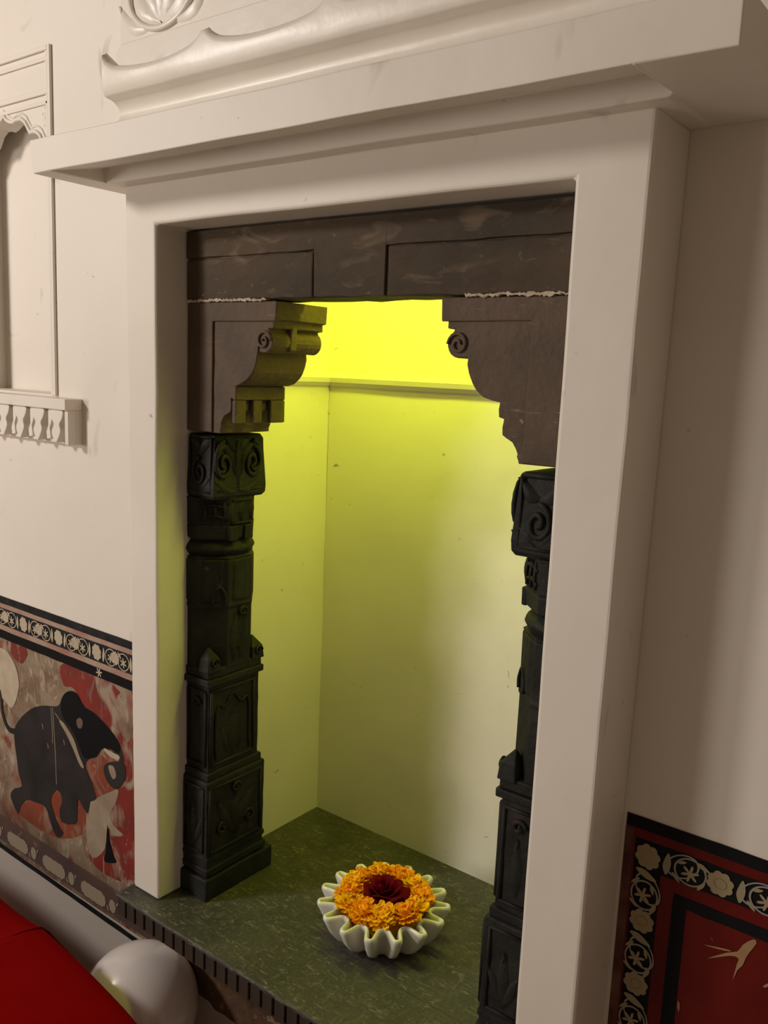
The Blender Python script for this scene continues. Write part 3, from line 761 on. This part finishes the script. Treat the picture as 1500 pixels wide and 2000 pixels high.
# ------------------------------------------------------------------ marble bowl with flowers
BC = Vector((.400, .216, 0.0005))
bw = thing('marble_bowl', 'white marble bowl with a deeply scalloped rim on the stone sill', 'bowl', BC)
NL = 15; NT = NL * 16
def curve(R, amp, off=0):
    P = []
    for k in range(NT):
        th = 2 * PI * k / NT; r = R + amp * math.tanh(1.9 * math.cos(NL * th)) / math.tanh(1.9)
        P.append(Vector((r * math.cos(th + .12), r * math.sin(th + .12))))
    if not off: return P
    out = []
    for k in range(NT):
        t = P[(k + 1) % NT] - P[k - 1]; n = Vector((t.y, -t.x)).normalized(); out.append(P[k] - n * off)
    return out
def shell(levels):
    bm = bmesh.new(); rings = []
    for R, amp, z, off in levels:
        rings.append([bm.verts.new((BC.x + p.x, BC.y + p.y, BC.z + z)) for p in curve(R, amp, off)])
    for a, b in zip(rings, rings[1:]):
        for k in range(NT): bm.faces.new((a[k], a[(k + 1) % NT], b[(k + 1) % NT], b[k]))
    bm.faces.new(rings[0][::-1]); bm.faces.new(rings[-1]); return bm
bm = shell([(.070, .003, 0, 0), (.077, .006, .003, 0), (.087, .0115, .014, 0), (.097, .0155, .032, 0), (.105, .016, .050, 0), (.1095, .0165, .060, 0), (.1095, .0165, .0640, .0004), (.1095, .0165, .0665, .0018), (.1095, .0165, .0674, .0036), (.1095, .0165, .0665, .0054), (.1095, .0165, .0640, .007), (.108, .016, .058, .0074), (.100, .0155, .042, .0065), (.088, .011, .022, .006), (.074, .005, .014, .004), (.02, 0, .012, 0)])
obj('bowl_body', bm, 'marble', bw, True)
def marigold(name, seed, m_, R):
    rr = random.Random(seed); bm = bmesh.new()
    for ring, (n, el_, L0) in enumerate(((15, .0, 1.0), (14, .34, 1.0), (12, .68, .93), (10, 1.0, .84), (6, 1.32, .74))):
        for k in range(n):
            az = 2 * PI * (k + .5 * (ring % 2)) / n + rr.uniform(-.15, .15); e = el_ + rr.uniform(-.16, .16); L_ = R * L0 * rr.uniform(.85, 1.12)
            d_ = Vector((math.cos(az) * math.cos(e), math.sin(az) * math.cos(e), math.sin(e) * .85)); s_ = Vector((-math.sin(az), math.cos(az), 0)); u_ = d_.cross(s_) * -1
            wd = R * .18 * rr.uniform(.8, 1.2); cur = rr.uniform(-.05, .22) * R; tw = rr.uniform(-.4, .4)
            rows = []
            for t_, wv, h in ((.25, .45, 0), (.62, 1.0, .35), (.86, 1.1, .8), (1.0, .75, 1.0)):
                c_ = d_ * L_ * t_ - u_ * cur * h * 0 + Vector((0, 0, -cur * h)); s2 = s_ * math.cos(tw * t_) + u_ * math.sin(tw * t_)
                rows.append((bm.verts.new(c_ + s2 * wd * wv), bm.verts.new(c_ + u_ * wd * .35 * (1 if t_ < .95 else -1)), bm.verts.new(c_ - s2 * wd * wv)))
            for a, b in zip(rows, rows[1:]):
                bm.faces.new((a[0], a[1], b[1], b[0])); bm.faces.new((a[1], a[2], b[2], b[1]))
    core = bmesh.ops.create_icosphere(bm, subdivisions=1, radius=R * .5)
    return bm
protos = []
for s in range(4):
    bm = marigold('m', s, 'marigold', .0305); me = bpy.data.meshes.new('marigold_petals'); bmesh.ops.recalc_face_normals(bm, faces=bm.faces); bm.to_mesh(me); bm.free()
    me.materials.append(MATS['marigold' if s % 2 else 'marigold_light']); protos.append(me)
spots = ['at the very front of the bowl, under the front rim', 'just right of the front one', 'at the front right of the flower ring', 'on the right side of the flower ring, low', 'at the right edge of the ring by the scallops', 'at the back right of the flower ring', 'at the back, right of centre', 'at the back of the ring straight behind the rose', 'at the back left of the flower ring', 'on the left side of the ring, highest', 'at the left edge of the ring by the scallops', 'at the front left of the flower ring']
vdir = math.atan2(CAM.y - BC.y, CAM.x - BC.x)
rr = random.Random(4)
for k in range(12):
    a = vdir + 2 * PI * k / 12 + rr.uniform(-.08, .08); r = .067 + rr.uniform(-.003, .004)
    o = bpy.data.objects.new('marigold_flower', protos[k % 4]); C.objects.link(o)
    o.location = (BC.x + r * math.cos(a), BC.y + r * math.sin(a), .0725 + rr.uniform(-.001, .005))
    o.rotation_euler = (rr.uniform(-.3, .3), rr.uniform(-.3, .3), rr.uniform(0, 6)); o.scale = (1, 1, .85)
    tag(o, 'orange marigold ' + spots[k], 'flower', 'marigolds in the marble bowl')
# dark red rose in the middle
ro = thing('rose', 'dark crimson rose in the middle of the marigolds', 'flower', (BC.x, BC.y, .04))
RC = Vector((BC.x, BC.y, .066))
for k in range(17):
    az = k * 2.4; ring = k / 16; op = .10 + .95 * ring; Rr = .011 + .026 * ring; H = .046 - .012 * ring
    bm = bmesh.new(); nu, nv = 7, 5; g = []
    for j in range(nv + 1):
        t_ = j / nv; row = []
        for i in range(nu + 1):
            s_ = (i / nu - .5) * 2; ww = (.95 + .15 * (1 - ring)) * math.sin(PI * (.18 + .62 * t_)) 
            aa = az + s_ * ww * (1.15 - .25 * ring)
            rad = Rr * (.25 + .75 * t_ ** .7) + op * .014 * max(0, t_ - .6) * 2.2 - .004 * s_ * s_ * t_
            z = H * t_ - .010 * ring * max(0, t_ - .7) * 3.3 - .010 * s_ * s_ * t_
            row.append(bm.verts.new(RC + Vector((math.cos(aa) * rad, math.sin(aa) * rad, z - .004))))
        g.append(row)
    for j in range(nv):
        for i in range(nu): bm.faces.new((g[j][i], g[j][i + 1], g[j + 1][i + 1], g[j + 1][i]))
    o = obj('petal', bm, 'rose', ro, True)
    sm = o.modifiers.new('thick', 'SOLIDIFY'); sm.thickness = .001
# a bed of loose petals fills the bowl under the blooms
bm = bmesh.new(); rr = random.Random(9)
lathe(bm, [(.060, .020), (.065, .034), (.068, .048), (.05, .056), (.01, .058)], BC.x, BC.y, 32)
wob(bm, .004, 60, 2)
o = obj('petal_bed', bm, 'marigold'); tag(o, 'bed of loose orange marigold petals filling the marble bowl under the blooms', 'petals'); o['kind'] = 'stuff'

# ------------------------------------------------------------------ balloon and red seating
bc = Vector((-.044, -.007, -.248)); br_ = .1185
bl = thing('balloon', 'pearl grey balloon lying between the wall and the red cushion', 'balloon', bc - Vector((0, 0, br_)))
bm = bmesh.new(); bmesh.ops.create_uvsphere(bm, u_segments=64, v_segments=40, radius=br_)
for v in bm.verts:
    if v.co.z < 0: v.co.z *= 1.07
    v.co += bc
obj('balloon_skin', bm, 'balloon', bl, True)
bm = bmesh.new(); lathe(bm, [(.003, -.010), (.005, -.004), (.004, 0), (.009, .008), (.016, .014)], bc.x, bc.y, 12)
for v in bm.verts: v.co.z += bc.z - br_ * 1.07 - .010
obj('knot', bm, 'balloon', bl, True)
def cushion(name, label, outline, y0, y1, seam=True):
    P = spline([Vector(p) for p in outline], 5); n = len(P); c = sum(P, Vector((0, 0))) / n
    bm = bmesh.new(); rings = []
    K = 10; yc, hy = (y0 + y1) / 2, (y1 - y0) / 2
    for j in range(K + 1):
        a = PI * j / K; e = .035 * (1 - math.sin(a) ** .7) if j < K / 2 else .030 * (1 - math.sin(a) ** .7)
        ring = []
        for i, p in enumerate(P):
            tg = P[(i + 1) % n] - P[i - 1]; nn = Vector((tg.y, -tg.x)).normalized()
            if nn.dot(p - c) < 0: nn = -nn
            q = p - nn * e; ring.append(bm.verts.new((q.x, yc - hy * math.cos(a), q.y)))
        rings.append(ring)
    for a, b in zip(rings, rings[1:]):
        for k in range(n): bm.faces.new((a[k], a[(k + 1) % n], b[(k + 1) % n], b[k]))
    bm.faces.new(rings[0][::-1]); bm.faces.new(rings[-1])
    return tag(obj(name, bm, 'red_cloth', None, True), label, 'cushion')
zz = lambda u, v, y: (on(u, v, 1, y).x, on(u, v, 1, y).z)
Yc = -.175
cushion('sofa_cushion', 'large plain red back cushion in the lower left corner, in front of the balloon',
        [(-1.1, -.05), zz(0, 1772, Yc), zz(60, 1812, Yc), zz(150, 1898, Yc), zz(245, 2003, Yc), (.175, -.13), (.205, -.20), (.215, -.40), (.20, FLOOR + .01), (-1.1, FLOOR + .01)], -.50, -.14)
cushion('throw_cushion', 'red cushion just peeping in at the bottom edge under the stone sill',
        [(.27, -.26), (.30, -.14), (.345, -.055), (.392, -.024), (.44, -.035), (.60, -.10), (.62, -.30), (.61, FLOOR + .01), (.28, FLOOR + .01)], -.14, -.045)
